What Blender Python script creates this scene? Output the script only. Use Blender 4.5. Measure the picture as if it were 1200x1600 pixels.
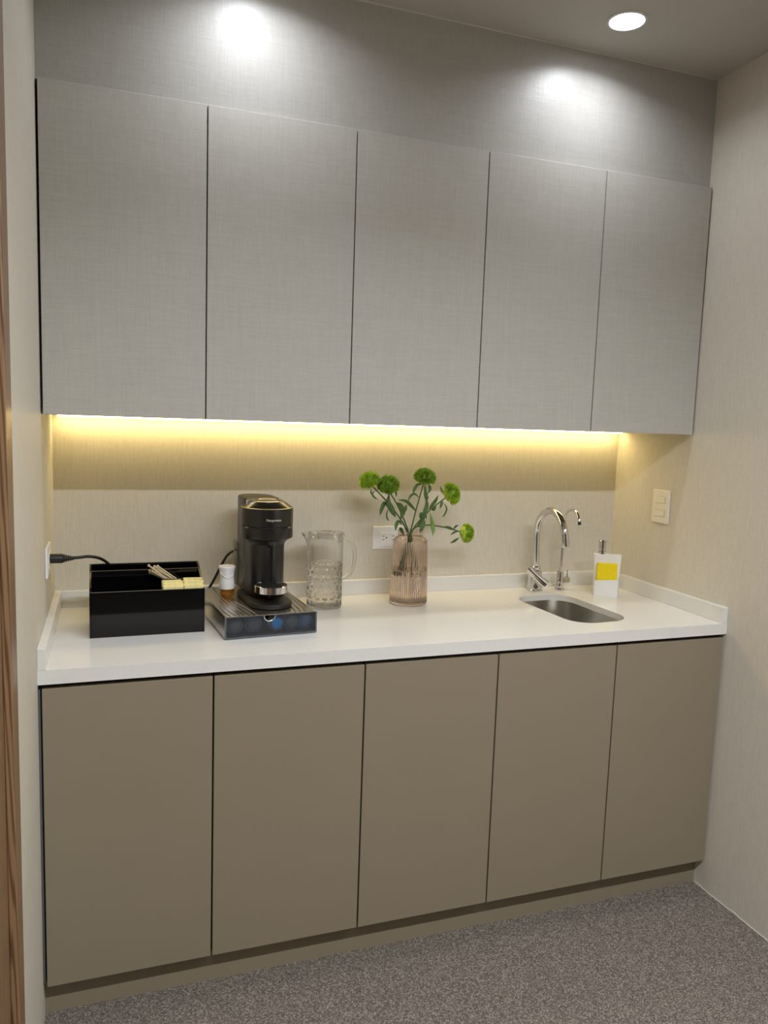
import bpy, bmesh, math, random
from mathutils import Vector, Matrix
for o in list(bpy.data.objects): bpy.data.objects.remove(o)
SC = bpy.context.scene
COL = SC.collection
PI = math.pi
random.seed(7)

# ------------------------------------------------------------------ camera
cam = bpy.data.cameras.new('camera'); camo = bpy.data.objects.new('camera', cam); COL.objects.link(camo)
cam.sensor_fit = 'HORIZONTAL'; cam.sensor_width = 36.0; cam.lens = 36.0*1210.97/1200.0
cam.clip_start = 0.02
yaw, pitch, roll = 0.34071, -0.11772, 0.03399
fw = Vector((math.sin(yaw)*math.cos(pitch), math.cos(yaw)*math.cos(pitch), math.sin(pitch)))
r0 = Vector((math.cos(yaw), -math.sin(yaw), 0)); u0 = r0.cross(fw)
rt = r0*math.cos(roll)+u0*math.sin(roll); up = u0*math.cos(roll)-r0*math.sin(roll)
m = Matrix.Identity(4)
for i in range(3):
    m[i][0] = rt[i]; m[i][1] = up[i]; m[i][2] = -fw[i]
m.translation = (0.17055, -1.90046, 1.50101)
camo.matrix_world = m
SC.camera = camo

# ------------------------------------------------------------------ world, exposure
w = bpy.data.worlds.new('world'); SC.world = w; w.use_nodes = True
w.node_tree.nodes['Background'].inputs[0].default_value = (0.05, 0.05, 0.05, 1)
w.node_tree.nodes['Background'].inputs[1].default_value = 0.3
SC.view_settings.view_transform = 'Standard'; SC.view_settings.look = 'None'
SC.view_settings.gamma = 1.0; SC.view_settings.use_curve_mapping = False
SC.view_settings.exposure = 0.0
LENS_EMIT = 14.0          # the glowing discs of the ceiling downlights
LAMP_W, LAMP_SPREAD = 2.3, 150.0        # what each downlight throws into the room
LINE_W, LINE_SPREAD = 64.0, 150.0      # the unseen long ceiling light added for the sharp shadow lines
LED_EMIT = 18.5           # the warm strip under the wall cabinets
LIGHTS = [(0.52, 0.04), (1.519, 0.04)]
LINE_Y, LINE_X0, LINE_X1 = -1.77, 0.12, 1.89

# ------------------------------------------------------------------ room numbers
XL, XR = 0.006, 2.0058
YB, ZC = 0.6178, 2.6156
Y_REAR = -4.4
ZT = 0.900
YU, YBH = 0.211, 0.2292
Z_UB, Z_UT = 1.4886, 2.2814
X0, DW = 0.0102, 0.3983

# ------------------------------------------------------------------ node helpers
def lin(c):
    return tuple(((v/255.0)/12.92 if v/255.0 <= 0.04045 else (((v/255.0)+0.055)/1.055)**2.4) for v in c)
def new_mat(name):
    mt = bpy.data.materials.new(name); mt.use_nodes = True
    return mt, mt.node_tree.nodes, mt.node_tree.links, mt.node_tree.nodes['Principled BSDF']
def M(name, col, rough=0.5, metal=0.0, spec=0.5, coat=0.0, noise=0.0, nscale=40.0, bump=0.0):
    mt, N, L, b = new_mat(name)
    c = lin(col)
    b.inputs['Base Color'].default_value = (*c, 1); b.inputs['Roughness'].default_value = rough
    b.inputs['Metallic'].default_value = metal; b.inputs['Specular IOR Level'].default_value = spec
    b.inputs['Coat Weight'].default_value = coat
    if noise or bump:
        tc = N.new('ShaderNodeTexCoord'); nz = N.new('ShaderNodeTexNoise')
        nz.inputs['Scale'].default_value = nscale; nz.inputs['Detail'].default_value = 4
        L.new(tc.outputs['Object'], nz.inputs['Vector'])
        if noise:
            rp = N.new('ShaderNodeValToRGB'); rp.color_ramp.elements[0].position = 0.3; rp.color_ramp.elements[1].position = 0.7
            rp.color_ramp.elements[0].color = (*[v*(1-noise) for v in c], 1)
            rp.color_ramp.elements[1].color = (*[min(1, v*(1+noise)) for v in c], 1)
            L.new(nz.outputs['Fac'], rp.inputs[0]); L.new(rp.outputs[0], b.inputs['Base Color'])
        if bump:
            bp = N.new('ShaderNodeBump'); bp.inputs['Strength'].default_value = bump; bp.inputs['Distance'].default_value = 0.001
            L.new(nz.outputs['Fac'], bp.inputs['Height']); L.new(bp.outputs[0], b.inputs['Normal'])
    return mt
def emit(name, col, s):
    mt, N, L, b = new_mat(name)
    b.inputs['Base Color'].default_value = (*col, 1)
    b.inputs['Emission Color'].default_value = (*col, 1); b.inputs['Emission Strength'].default_value = s
    return mt
def thread(N, L, scale, detail=3.0):
    g = N.new('ShaderNodeNewGeometry'); mp = N.new('ShaderNodeMapping'); mp.inputs['Scale'].default_value = scale
    nz = N.new('ShaderNodeTexNoise'); nz.inputs['Scale'].default_value = 1.0; nz.inputs['Detail'].default_value = detail
    L.new(g.outputs['Position'], mp.inputs['Vector']); L.new(mp.outputs[0], nz.inputs['Vector'])
    return nz.outputs['Fac']
def math_node(N, L, op, a, b_):
    n = N.new('ShaderNodeMath'); n.operation = op
    for i, v in enumerate((a, b_)):
        if isinstance(v, (int, float)): n.inputs[i].default_value = v
        else: L.new(v, n.inputs[i])
    return n.outputs[0]
def weave(name, col, amp, scales, weights, rough, spec=0.5, bump=0.3, patch=0.0):
    """woven or brushed surface: several stretched noises summed, colour and fine relief only"""
    mt, N, L, b = new_mat(name); c = lin(col)
    tot = None
    for sc, wt in zip(scales, weights):
        f = thread(N, L, sc)
        t = math_node(N, L, 'MULTIPLY', math_node(N, L, 'SUBTRACT', f, 0.5), wt)
        tot = t if tot is None else math_node(N, L, 'ADD', tot, t)
    fac = math_node(N, L, 'ADD', tot, 0.5)
    rp = N.new('ShaderNodeValToRGB'); rp.color_ramp.elements[0].position = 0.2; rp.color_ramp.elements[1].position = 0.8
    rp.color_ramp.elements[0].color = (*[v*(1-amp) for v in c], 1); rp.color_ramp.elements[1].color = (*[min(1, v*(1+amp)) for v in c], 1)
    L.new(fac, rp.inputs[0]); L.new(rp.outputs[0], b.inputs['Base Color'])
    bp = N.new('ShaderNodeBump'); bp.inputs['Strength'].default_value = bump; bp.inputs['Distance'].default_value = 0.0008
    L.new(fac, bp.inputs['Height']); L.new(bp.outputs[0], b.inputs['Normal'])
    b.inputs['Roughness'].default_value = rough; b.inputs['Specular IOR Level'].default_value = spec
    return mt
def clear_glass(name, tint, refr=0.5, rough=0.0, ior=1.45, haze=0.0, hcol=(0.2, 0.2, 0.2)):
    """glass that lets lamp light through: transparent body mixed with true refraction"""
    mt, N, L, b = new_mat(name)
    N.remove(b); out = N['Material Output']
    gl = N.new('ShaderNodeBsdfGlass'); gl.inputs['IOR'].default_value = ior; gl.inputs['Roughness'].default_value = rough
    gl.inputs['Color'].default_value = (*tint, 1)
    tr = N.new('ShaderNodeBsdfTransparent'); tr.inputs['Color'].default_value = (*tint, 1)
    mx = N.new('ShaderNodeMixShader'); mx.inputs[0].default_value = refr
    L.new(tr.outputs[0], mx.inputs[1]); L.new(gl.outputs[0], mx.inputs[2]); L.new(mx.outputs[0], out.inputs[0])
    if haze:
        df = N.new('ShaderNodeBsdfDiffuse'); df.inputs[0].default_value = (*hcol, 1)
        m2 = N.new('ShaderNodeMixShader'); m2.inputs[0].default_value = haze
        L.new(mx.outputs[0], m2.inputs[1]); L.new(df.outputs[0], m2.inputs[2]); L.new(m2.outputs[0], out.inputs[0])
    return mt

MAT = {}
MAT['wallpaper'] = weave('wallpaper', (206, 200, 186), 0.09, [(330, 330, 16), (120, 120, 9), (600, 600, 90), (40, 40, 160)], [0.8, 0.3, 0.7, 0.3], 0.62, 0.35, 0.35)
MAT['linen'] = weave('linen_laminate', (186, 184, 177), 0.07, [(26, 26, 420), (420, 420, 26), (7, 7, 140), (140, 140, 7)], [0.8, 0.8, 0.45, 0.45], 0.46, 0.5, 0.22)
MAT['bulk'] = weave('linen_wallcovering', (176, 174, 168), 0.08, [(26, 26, 420), (420, 420, 26), (7, 7, 140), (140, 140, 7)], [0.8, 0.8, 0.45, 0.45], 0.36, 0.5, 0.3)
MAT['taupe'] = M('taupe_laminate', (138, 127, 107), 0.42, noise=0.02, nscale=3, bump=0.02)
MAT['carcass'] = M('dark_carcass', (30, 27, 24), 0.6, noise=0.05, nscale=20)
MAT['carcass_light'] = M('grey_carcass', (84, 80, 74), 0.6, noise=0.04, nscale=20)
MAT['rear_paint'] = M('dark_wall_paint', (74, 68, 62), 0.7, noise=0.03, nscale=8)
MAT['ceiling'] = M('ceiling_paint', (186, 182, 174), 0.8, noise=0.015, nscale=6)
MAT['quartz'] = M('white_quartz', (222, 221, 217), 0.16, spec=0.5, noise=0.012, nscale=90)
MAT['white_plastic'] = M('white_plastic', (232, 232, 231), 0.35, noise=0.01)
MAT['warm_white'] = M('ivory_plastic', (230, 224, 208), 0.35, noise=0.01)
MAT['grey_line'] = M('shadow_line_grey', (112, 104, 90), 0.6, noise=0.03)
MAT['slot'] = M('socket_slots', (25, 23, 21), 0.6, noise=0.05)
MAT['black_gloss'] = M('black_acrylic', (7, 7, 8), 0.06, spec=0.55, noise=0.05, nscale=5)
MAT['edge_glint'] = M('acrylic_edge_glint', (92, 86, 78), 0.45, noise=0.08, nscale=60)  # pale colour standing in for the glint on the sheet edges
MAT['black_satin'] = M('black_satin_plastic', (26, 25, 24), 0.33, spec=0.5, noise=0.06, nscale=60)
MAT['black_shell'] = M('black_machine_shell', (30, 28, 26), 0.24, spec=0.5, noise=0.04, nscale=60)
MAT['black_rubber'] = M('black_rubber', (22, 20, 19), 0.5, noise=0.08, nscale=80)
MAT['chrome'] = M('chrome', (222, 222, 224), 0.07, metal=1.0, noise=0.01)
MAT['steel'] = M('brushed_steel', (188, 184, 176), 0.33, metal=1.0, noise=0.05, nscale=30)
MAT['nickel'] = M('drawer_metal', (206, 200, 190), 0.26, metal=1.0, noise=0.03, nscale=30)
MAT['grey_metal'] = M('grey_aluminium', (110, 114, 118), 0.4, metal=0.6, noise=0.03)
MAT['led_housing'] = M('led_housing', (225, 220, 205), 0.5, noise=0.02)
MAT['led'] = emit('led_diffuser', (1.0, 0.77, 0.33), LED_EMIT)
MAT['lens'] = emit('downlight_lens', (0.90, 0.93, 1.0), LENS_EMIT)
MAT['trim_white'] = M('white_trim', (205, 203, 198), 0.5, noise=0.02)
MAT['clear'] = clear_glass('clear_plastic', (1.0, 1.0, 1.0), 0.92, 0.0, 1.47)
MAT['water'] = clear_glass('water', (1.0, 1.0, 1.0), 0.92, 0.0, 1.33)
MAT['rose'] = clear_glass('rose_glass', (0.974, 0.926, 0.895), 0.9, 0.0, 1.45)
MAT['tank'] = clear_glass('tank_plastic', (0.80, 0.80, 0.78), 0.4, 0.05, 1.45)
MAT['smoke'] = clear_glass('smoked_acrylic', (0.74, 0.77, 0.81), 0.5, 0.0, 1.45, 0.10, lin((120, 124, 130)))  # grey diffuse share paints the grey reflection on the panel
MAT['amber'] = clear_glass('amber_oil', (0.985, 0.72, 0.26), 0.25, 0.0, 1.40)
MAT['refill'] = clear_glass('refill_glass', (0.985, 0.975, 0.95), 0.5, 0.0, 1.45)
MAT['sponge'] = M('yellow_sponge', (238, 214, 14), 0.85, noise=0.06, nscale=260, bump=0.7)
MAT['packet'] = M('sweetener_paper', (234, 224, 158), 0.6, noise=0.10, nscale=70)
MAT['print'] = M('packet_print', (120, 112, 70), 0.6, noise=0.1)
MAT['stirrer'] = M('stirrer_plastic', (205, 190, 158), 0.4, noise=0.06)
MAT['stem'] = M('stem_green', (62, 92, 40), 0.5, noise=0.15, nscale=60)
MAT['leaf'] = M('leaf_green', (68, 96, 42), 0.6, noise=0.2, nscale=60)
MAT['leaf_light'] = M('leaf_light_green', (104, 138, 48), 0.45, noise=0.2, nscale=60)
MAT['bloom'] = M('bloom_green', (168, 198, 58), 0.6, noise=0.3, nscale=120)
MAT['bloom_dark'] = M('bloom_dark_green', (132, 168, 46), 0.6, noise=0.3, nscale=120)
MAT['cap_blue'] = M('blue_capsule_foil', (20, 175, 250), 0.4, metal=0.0, noise=0.05)
MAT['cap_teal'] = M('teal_capsule_foil', (96, 128, 146), 0.35, metal=0.2, noise=0.05)
MAT['cap_dark'] = M('dark_capsule_foil', (120, 118, 114), 0.35, metal=0.3, noise=0.05)
MAT['label_ink'] = M('machine_label_ink', (205, 200, 190), 0.4, noise=0.02)
def mat_wood():
    mt, N, L, b = new_mat('oak_veneer')
    g = N.new('ShaderNodeNewGeometry'); mp = N.new('ShaderNodeMapping'); mp.inputs['Scale'].default_value = (60, 60, 2.2)
    nz = N.new('ShaderNodeTexNoise'); nz.inputs['Scale'].default_value = 1; nz.inputs['Detail'].default_value = 3; nz.inputs['Distortion'].default_value = 0.6
    wv = N.new('ShaderNodeTexWave'); wv.bands_direction = 'DIAGONAL'; wv.inputs['Scale'].default_value = 1.3; wv.inputs['Distortion'].default_value = 7; wv.inputs['Detail'].default_value = 2; wv.inputs['Detail Scale'].default_value = 0.8
    L.new(g.outputs['Position'], mp.inputs['Vector']); L.new(mp.outputs[0], nz.inputs['Vector']); L.new(mp.outputs[0], wv.inputs['Vector'])
    f = math_node(N, L, 'ADD', math_node(N, L, 'MULTIPLY', wv.outputs['Fac'], 0.6), math_node(N, L, 'MULTIPLY', nz.outputs['Fac'], 0.4))
    rp = N.new('ShaderNodeValToRGB'); rp.color_ramp.elements[0].position = 0.2; rp.color_ramp.elements[1].position = 0.55
    rp.color_ramp.elements[0].color = (*lin((92, 66, 44)), 1); rp.color_ramp.elements[1].color = (*lin((136, 106, 76)), 1)
    L.new(f, rp.inputs[0]); L.new(rp.outputs[0], b.inputs['Base Color'])
    b.inputs['Roughness'].default_value = 0.38
    return mt
MAT['wood'] = mat_wood()
def mat_carpet():
    mt, N, L, b = new_mat('loop_carpet')
    g = N.new('ShaderNodeNewGeometry')
    v = N.new('ShaderNodeTexVoronoi'); v.inputs['Scale'].default_value = 320; v.inputs['Randomness'].default_value = 1
    n1 = N.new('ShaderNodeTexNoise'); n1.inputs['Scale'].default_value = 240; n1.inputs['Detail'].default_value = 3
    n2 = N.new('ShaderNodeTexNoise'); n2.inputs['Scale'].default_value = 3.5; n2.inputs['Detail'].default_value = 2
    for n in (v, n1, n2): L.new(g.outputs['Position'], n.inputs['Vector'])
    sep = N.new('ShaderNodeSeparateColor'); L.new(v.outputs['Color'], sep.inputs[0])
    f = math_node(N, L, 'ADD', math_node(N, L, 'MULTIPLY', sep.outputs[0], 0.5), math_node(N, L, 'MULTIPLY', n1.outputs['Fac'], 0.5))
    rp = N.new('ShaderNodeValToRGB'); e = rp.color_ramp.elements
    e[0].position = 0.22; e[0].color = (*lin((84, 78, 72)), 1); e[1].position = 0.8; e[1].color = (*lin((160, 152, 142)), 1)
    k = e.new(0.52); k.color = (*lin((113, 106, 98)), 1)
    L.new(f, rp.inputs[0])
    mx = N.new('ShaderNodeMix'); mx.data_type = 'RGBA'; mx.blend_type = 'MULTIPLY'; mx.inputs[0].default_value = 0.0
    L.new(rp.outputs[0], mx.inputs[6]); L.new(n2.outputs['Color'], mx.inputs[7])
    L.new(mx.outputs[2], b.inputs['Base Color'])
    bp = N.new('ShaderNodeBump'); bp.inputs['Strength'].default_value = 0.9; bp.inputs['Distance'].default_value = 0.004
    L.new(f, bp.inputs['Height']); L.new(bp.outputs[0], b.inputs['Normal'])
    b.inputs['Roughness'].default_value = 0.95; b.inputs['Specular IOR Level'].default_value = 0.1
    return mt
MAT['carpet'] = mat_carpet()

# ------------------------------------------------------------------ mesh helpers
def merge(bm, tmp):
    me = bpy.data.meshes.new('tmp'); tmp.to_mesh(me); tmp.free(); bm.from_mesh(me); bpy.data.meshes.remove(me)
def box(bm, x0, x1, y0, y1, z0, z1, bev=0.0, seg=2, mtx=None):
    t = bmesh.new(); bmesh.ops.create_cube(t, size=1)
    for v in t.verts:
        v.co = Vector(((x0+x1)/2+v.co.x*(x1-x0), (y0+y1)/2+v.co.y*(y1-y0), (z0+z1)/2+v.co.z*(z1-z0)))
    if bev: bmesh.ops.bevel(t, geom=t.edges[:], offset=bev, segments=seg, profile=0.5, affect='EDGES')
    if mtx: t.transform(mtx)
    merge(bm, t); return bm
def B(*a, **k): return box(bmesh.new(), *a, **k)
def lathe(bm, prof, seg=48, c=(0, 0, 0), fn=None, cap=True):
    rings = []
    for (r, z) in prof:
        if r < 1e-6: rings.append([bm.verts.new((c[0], c[1], c[2]+z))]); continue
        ring = []
        for i in range(seg):
            a = 2*PI*i/seg; rr = r if fn is None else fn(r, z, a)
            ring.append(bm.verts.new((c[0]+rr*math.cos(a), c[1]+rr*math.sin(a), c[2]+z)))
        rings.append(ring)
    for p, q in zip(rings, rings[1:]):
        for i in range(seg):
            j = (i+1) % seg
            if len(p) == 1 and len(q) == 1: continue
            if len(p) == 1: bm.faces.new((p[0], q[j], q[i]))
            elif len(q) == 1: bm.faces.new((p[i], p[j], q[0]))
            else: bm.faces.new((p[i], p[j], q[j], q[i]))
    if cap:
        if len(rings[0]) > 1: bm.faces.new(list(reversed(rings[0])))
        if len(rings[-1]) > 1: bm.faces.new(rings[-1])
    bmesh.ops.recalc_face_normals(bm, faces=bm.faces[:])
    return bm
def path(pts, n=8):
    P = [Vector(p) for p in pts]; P = [P[0]*2-P[1]]+P+[P[-1]*2-P[-2]]; out = []
    for i in range(1, len(P)-2):
        for k in range(n):
            t = k/n; a, b_, c, d = P[i-1], P[i], P[i+1], P[i+2]
            out.append(0.5*((2*b_)+(c-a)*t+(2*a-5*b_+4*c-d)*t*t+(3*b_-a-3*c+d)*t**3))
    out.append(P[-2]); return out
def tube(bm, pts, rad, seg=12, cap=True):
    pts = [Vector(p) for p in pts]; n = len(pts); rings = []
    ref = None
    for i, p in enumerate(pts):
        t = (pts[min(i+1, n-1)]-pts[max(i-1, 0)]).normalized()
        if ref is None:
            ref = Vector((0, 0, 1)) if abs(t.z) < 0.9 else Vector((1, 0, 0))
        u = (ref-t*ref.dot(t)).normalized(); ref = u; v = t.cross(u)
        r = rad(i/(n-1)) if callable(rad) else rad
        rings.append([bm.verts.new(p+(u*math.cos(2*PI*k/seg)+v*math.sin(2*PI*k/seg))*r) for k in range(seg)])
    for a, b_ in zip(rings, rings[1:]):
        for k in range(seg):
            j = (k+1) % seg; bm.faces.new((a[k], a[j], b_[j], b_[k]))
    if cap:
        bm.faces.new(list(reversed(rings[0]))); bm.faces.new(rings[-1])
    return bm
def T(pts, rad, seg=12): return tube(bmesh.new(), pts, rad, seg)
def prism(bm, loop, z0, z1, bev=0.0):
    """extrude an outline (x, y) from z0 to z1"""
    t = bmesh.new()
    a = [t.verts.new((x, y, z0)) for x, y in loop]; b_ = [t.verts.new((x, y, z1)) for x, y in loop]
    n = len(loop)
    t.faces.new(list(reversed(a))); top = t.faces.new(b_)
    for i in range(n):
        j = (i+1) % n; t.faces.new((a[i], a[j], b_[j], b_[i]))
    bmesh.ops.recalc_face_normals(t, faces=t.faces[:])
    if bev:
        ed = [e for e in t.edges if all(len(f.verts) > 4 or True for f in e.link_faces) and abs(e.verts[0].co.z-e.verts[1].co.z) < 1e-6]
        bmesh.ops.bevel(t, geom=ed, offset=bev, segments=2, profile=0.5, affect='EDGES')
    merge(bm, t); return bm
def rrect(cx, cy, w_, d_, r, n=8, rot=0.0):
    out = []
    for (sx, sy, a0) in ((1, 1, 0), (-1, 1, 90), (-1, -1, 180), (1, -1, 270)):
        for k in range(n+1):
            a = math.radians(a0+90*k/n)
            x = sx*(w_/2-r)+r*math.cos(a); y = sy*(d_/2-r)+r*math.sin(a)
            out.append((cx+x*math.cos(rot)-y*math.sin(rot), cy+x*math.sin(rot)+y*math.cos(rot)))
    return out
def obj(name, bm, mat, parent=None, loc=None, smooth=None, label=None):
    me = bpy.data.meshes.new(name); bm.to_mesh(me); bm.free()
    me.materials.append(MAT[mat] if isinstance(mat, str) else mat)
    if smooth is not None:
        me.polygons.foreach_set('use_smooth', [True]*len(me.polygons))
        me.update()
        if smooth < 180: me.set_sharp_from_angle(angle=math.radians(smooth))
    o = bpy.data.objects.new(name, me); COL.objects.link(o)
    if parent: o.parent = parent
    if loc: o.location = loc
    if label: o['label'] = label
    return o
def tag(o, label, cat, group=None, kind=None):
    o['label'] = label; o['category'] = cat
    if group: o['group'] = group
    if kind: o['kind'] = kind
    return o
def thing(name, label, cat, loc=(0, 0, 0), rz=0.0, group=None):
    o = bpy.data.objects.new(name, None); COL.objects.link(o); o.empty_display_size = 0.05
    o.location = loc; o.rotation_euler = (0, 0, rz); return tag(o, label, cat, group)
def struct(name, bm, mat, label=None, parent=None, smooth=None):
    o = obj(name, bm, mat, parent, smooth=smooth); o['kind'] = 'structure'
    if label: o['label'] = label
    return o

# ------------------------------------------------------------------ room shell
struct('floor', B(-0.1, XR+0.1, Y_REAR-0.1, YB+0.1, -0.1, 0.0), 'carpet', 'speckled grey brown carpet floor')
struct('ceiling', B(-0.1, XR+0.1, Y_REAR-0.1, YB+0.1, ZC, ZC+0.1), 'ceiling', 'plain painted ceiling with recessed downlights')
struct('wall_back', B(-0.1, XR+0.1, YB, YB+0.1, 0.0, ZC), 'wallpaper', 'beige textured wall between worktop and wall cabinets')
struct('wall_right', B(XR, XR+0.1, Y_REAR, YB, 0.0, ZC), 'wallpaper', 'beige textured wall right of the cabinets')
DY0, DY1 = -0.475, -3.10                                             # opening of the wooden door in the left wall
lw = B(XL-0.106, XL, DY0, YB, 0.0, ZC)
box(lw, XL-0.106, XL, Y_REAR, DY1, 0.0, ZC); box(lw, XL-0.106, XL, DY1, DY0, 2.25, ZC)
struct('wall_left', lw, 'wallpaper', 'beige textured wall left of the cabinets')
struct('wall_rear', B(-0.1, XR+0.1, Y_REAR-0.1, Y_REAR, 0.0, ZC), 'rear_paint')
struct('wall_upper', B(XL, XR, YBH, YB, Z_UT, ZC), 'bulk', 'grey linen faced bulkhead above the wall cabinets')
struct('trim_1', B(XL, XR, YBH-0.003, YBH, ZC-0.0035, ZC), 'trim_white', 'thin pale line where bulkhead meets ceiling')
bm = bmesh.new(); y = Y_REAR                                         # ragged wallpaper edge along the carpet
while y < 0.035:
    l = random.uniform(0.03, 0.09); y2 = min(y+l, 0.0365)
    box(bm, XR-0.0022, XR, y, y2, 0.0, random.uniform(0.0015, 0.005)); y = y2
struct('trim_2', bm, 'trim_white', 'ragged pale edge of wallpaper along the carpet')
d1 = struct('door_1', B(XL-0.04, XL-0.004, DY1, DY0, 0.0, 2.25), 'wood', 'brown wood grained door at the left edge')
struct('door_casing', B(XL-0.004, XL+0.010, DY0-0.075, DY0, 0.0, 2.25, bev=0.002), 'wood', parent=d1)
struct('door_casing', B(XL-0.004, XL+0.010, DY1, DY1+0.075, 0.0, 2.25, bev=0.002), 'wood', parent=d1)

# ------------------------------------------------------------------ ceiling downlights
where = ['round white ceiling downlight out of frame above the left wall cabinets',
         'round glowing ceiling downlight above the right hand wall cabinets']
for (x, y), lb in zip(LIGHTS, where):
    t = thing('downlight', lb, 'ceiling light', (x, y, ZC), 0, 'recessed ceiling downlights')
    obj('bezel', lathe(bmesh.new(), [(0.050, 0.0), (0.056, 0.0), (0.055, -0.003), (0.0478, -0.004), (0.0470, -0.0015), (0.0470, 0.0)], 48, cap=False), 'trim_white', t, smooth=40)
    ld_ = bpy.data.lights.new('downlight_beam', 'AREA'); ld_.shape = 'DISK'; ld_.size = 0.09; ld_.energy = LAMP_W; ld_.spread = math.radians(LAMP_SPREAD); ld_.color = (0.90, 0.93, 1.0)
    lo = bpy.data.objects.new('downlight_beam', ld_); COL.objects.link(lo); lo.parent = t; lo.location = (0, 0, -0.005)
    obj('lens', lathe(bmesh.new(), [(0.0465, -0.0005), (0.0465, -0.002), (0, -0.0025)], 48), 'lens', t, smooth=40)

t = thing('added_linear_light', 'unseen long slim ceiling light added for the sharp horizontal shadow lines', 'ceiling light', ((LINE_X0+LINE_X1)/2, LINE_Y, ZC))  # unseen lamp, added because the sharp cabinet shadows need such a source
ll = (LINE_X1-LINE_X0)/2
obj('housing', B(-ll-0.01, ll+0.01, -0.035, 0.035, -0.012, -0.0002, bev=0.002), 'trim_white', t)
obj('diffuser', B(-ll, ll, -0.028, 0.028, -0.0145, -0.012), 'lens', t)
ld_ = bpy.data.lights.new('linear_beam', 'AREA'); ld_.shape = 'RECTANGLE'; ld_.size = 2*ll; ld_.size_y = 0.056; ld_.energy = LINE_W; ld_.spread = math.radians(LINE_SPREAD); ld_.color = (0.94, 0.965, 1.0)
lo = bpy.data.objects.new('linear_beam', ld_); COL.objects.link(lo); lo.parent = t; lo.location = (0, 0, -0.016)

# ------------------------------------------------------------------ wall cabinets
pos = ['leftmost', 'second from left', 'middle', 'second from right', 'rightmost']
where_u = ['beside the left wall', 'above the coffee machine', 'above the flower vase', 'left of the last one', 'beside the right wall']
for i in range(5):
    a, b_ = X0+i*DW, X0+(i+1)*DW
    t = thing('wall_cabinet', '%s grey linen fronted wall cabinet, %s' % (pos[i], where_u[i]), 'cabinet', ((a+b_)/2, YU, Z_UB), 0, 'grey wall cabinets in a row')
    h = DW/2; H = Z_UT-Z_UB-0.0005; dd = YB-YU-0.001
    bm = bmesh.new(); f = YBH-YU
    for (x0, x1) in ((-h+0.0005, -h+0.016), (h-0.016, h-0.0005)): box(bm, x0, x1, f+0.001, dd, 0.0, H)
    for (z0, z1) in ((0.0, 0.016), (H-0.016, H)): box(bm, -h+0.016, h-0.016, f+0.001, dd, z0, z1)
    box(bm, -h+0.016, h-0.016, dd-0.01, dd, 0.016, H-0.016)
    obj('carcass', bm, 'carcass_light', t)
    obj('door', B(-h+0.0017, h-0.0017, 0.0, f, -0.001, H-0.001, bev=0.0008, seg=1), 'linen', t)

# ------------------------------------------------------------------ led strip under the wall cabinets
t = thing('led_strip', 'glowing warm yellow light strip under the wall cabinets', 'light', (0, 0.585, Z_UB))
obj('housing', B(0.018, 1.994, -0.015, 0.015, -0.004, -0.0002), 'led_housing', t)
obj('diffuser', B(0.022, 1.990, -0.014, 0.014, -0.0085, -0.004, bev=0.0015), 'led', t)

# ------------------------------------------------------------------ base cabinets
where_b = ['under the black organizer', 'under the coffee machine', 'under the flower vase', 'under the sink\'s left half', 'beside the right wall']
for i in range(5):
    a, b_ = X0+i*DW, X0+(i+1)*DW
    z0 = 0.0991; H = 0.8522-z0; HS = 0.8650-z0; h = DW/2
    t = thing('base_cabinet', '%s taupe base cabinet with plain door, %s' % (pos[i], where_b[i]), 'cabinet', ((a+b_)/2, 0, z0), 0, 'taupe base cabinets in a row')
    bm = bmesh.new()
    hl = 0.55 if i == 4 else HS; hr = 0.55 if i == 3 else HS          # cut down where the sink bowl hangs
    box(bm, -h+0.0005, -h+0.016, 0.0195, 0.58, 0.0, hl); box(bm, h-0.016, h-0.0005, 0.0195, 0.58, 0.0, hr)
    box(bm, -h+0.016, h-0.016, 0.0195, 0.58, 0.0, 0.016); box(bm, -h+0.016, h-0.016, 0.57, 0.58, 0.016, HS)
    box(bm, -h+0.016, h-0.016, 0.0195, 0.036, HS-0.09, HS)
    obj('carcass', bm, 'carcass', t)
    g0 = 0.0045 if i == 0 else 0.0022
    obj('door', B(-h+g0, h-0.0022, 0.0, 0.018, 0.0, H, bev=0.0008, seg=1), 'taupe', t)
tag(obj('filler_strip', B(-0.0024, 0.0024, 0.002, 0.05, 0.0, 0.742), 'grey_metal', loc=(XL+0.0026, 0, 0.110)), 'thin grey metal strip between left wall and first base cabinet', 'filler strip')
tag(obj('plinth', B(XL+0.0005, XR-0.0005, 0.0, 0.016, 0.0, 0.0985), 'taupe', loc=(0, 0.0417, 0)), 'recessed taupe kick board under the base cabinets', 'plinth')

# ------------------------------------------------------------------ worktop with sink cut-out
SX, SY, SW, SD, SR, SROT = 1.6135, 0.2815, 0.2160, 0.382, 0.076, 0.065
def slab_with_hole(x0, x1, y0, y1, z0, z1, hole):
    t = bmesh.new(); out = [(x0, y0), (x1, y0), (x1, y1), (x0, y1)]
    loops = []
    for lp in (out, hole):
        vs = [t.verts.new((x, y, z1)) for x, y in lp]; loops.append(vs)
    ed = []
    for vs in loops:
        for i in range(len(vs)): ed.append(t.edges.new((vs[i], vs[(i+1) % len(vs)])))
    bmesh.ops.triangle_fill(t, use_beauty=True, use_dissolve=False, edges=ed)
    low = {}
    for v in list(t.verts): low[v] = t.verts.new((v.co.x, v.co.y, z0))
    for f in list(t.faces): t.faces.new([low[v] for v in reversed(f.verts)])
    for vs in loops:
        for i in range(len(vs)):
            a, b_ = vs[i], vs[(i+1) % len(vs)]; t.faces.new((a, b_, low[b_], low[a]))
    bmesh.ops.recalc_face_normals(t, faces=t.faces[:])
    return t
YC = -0.0076
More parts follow.
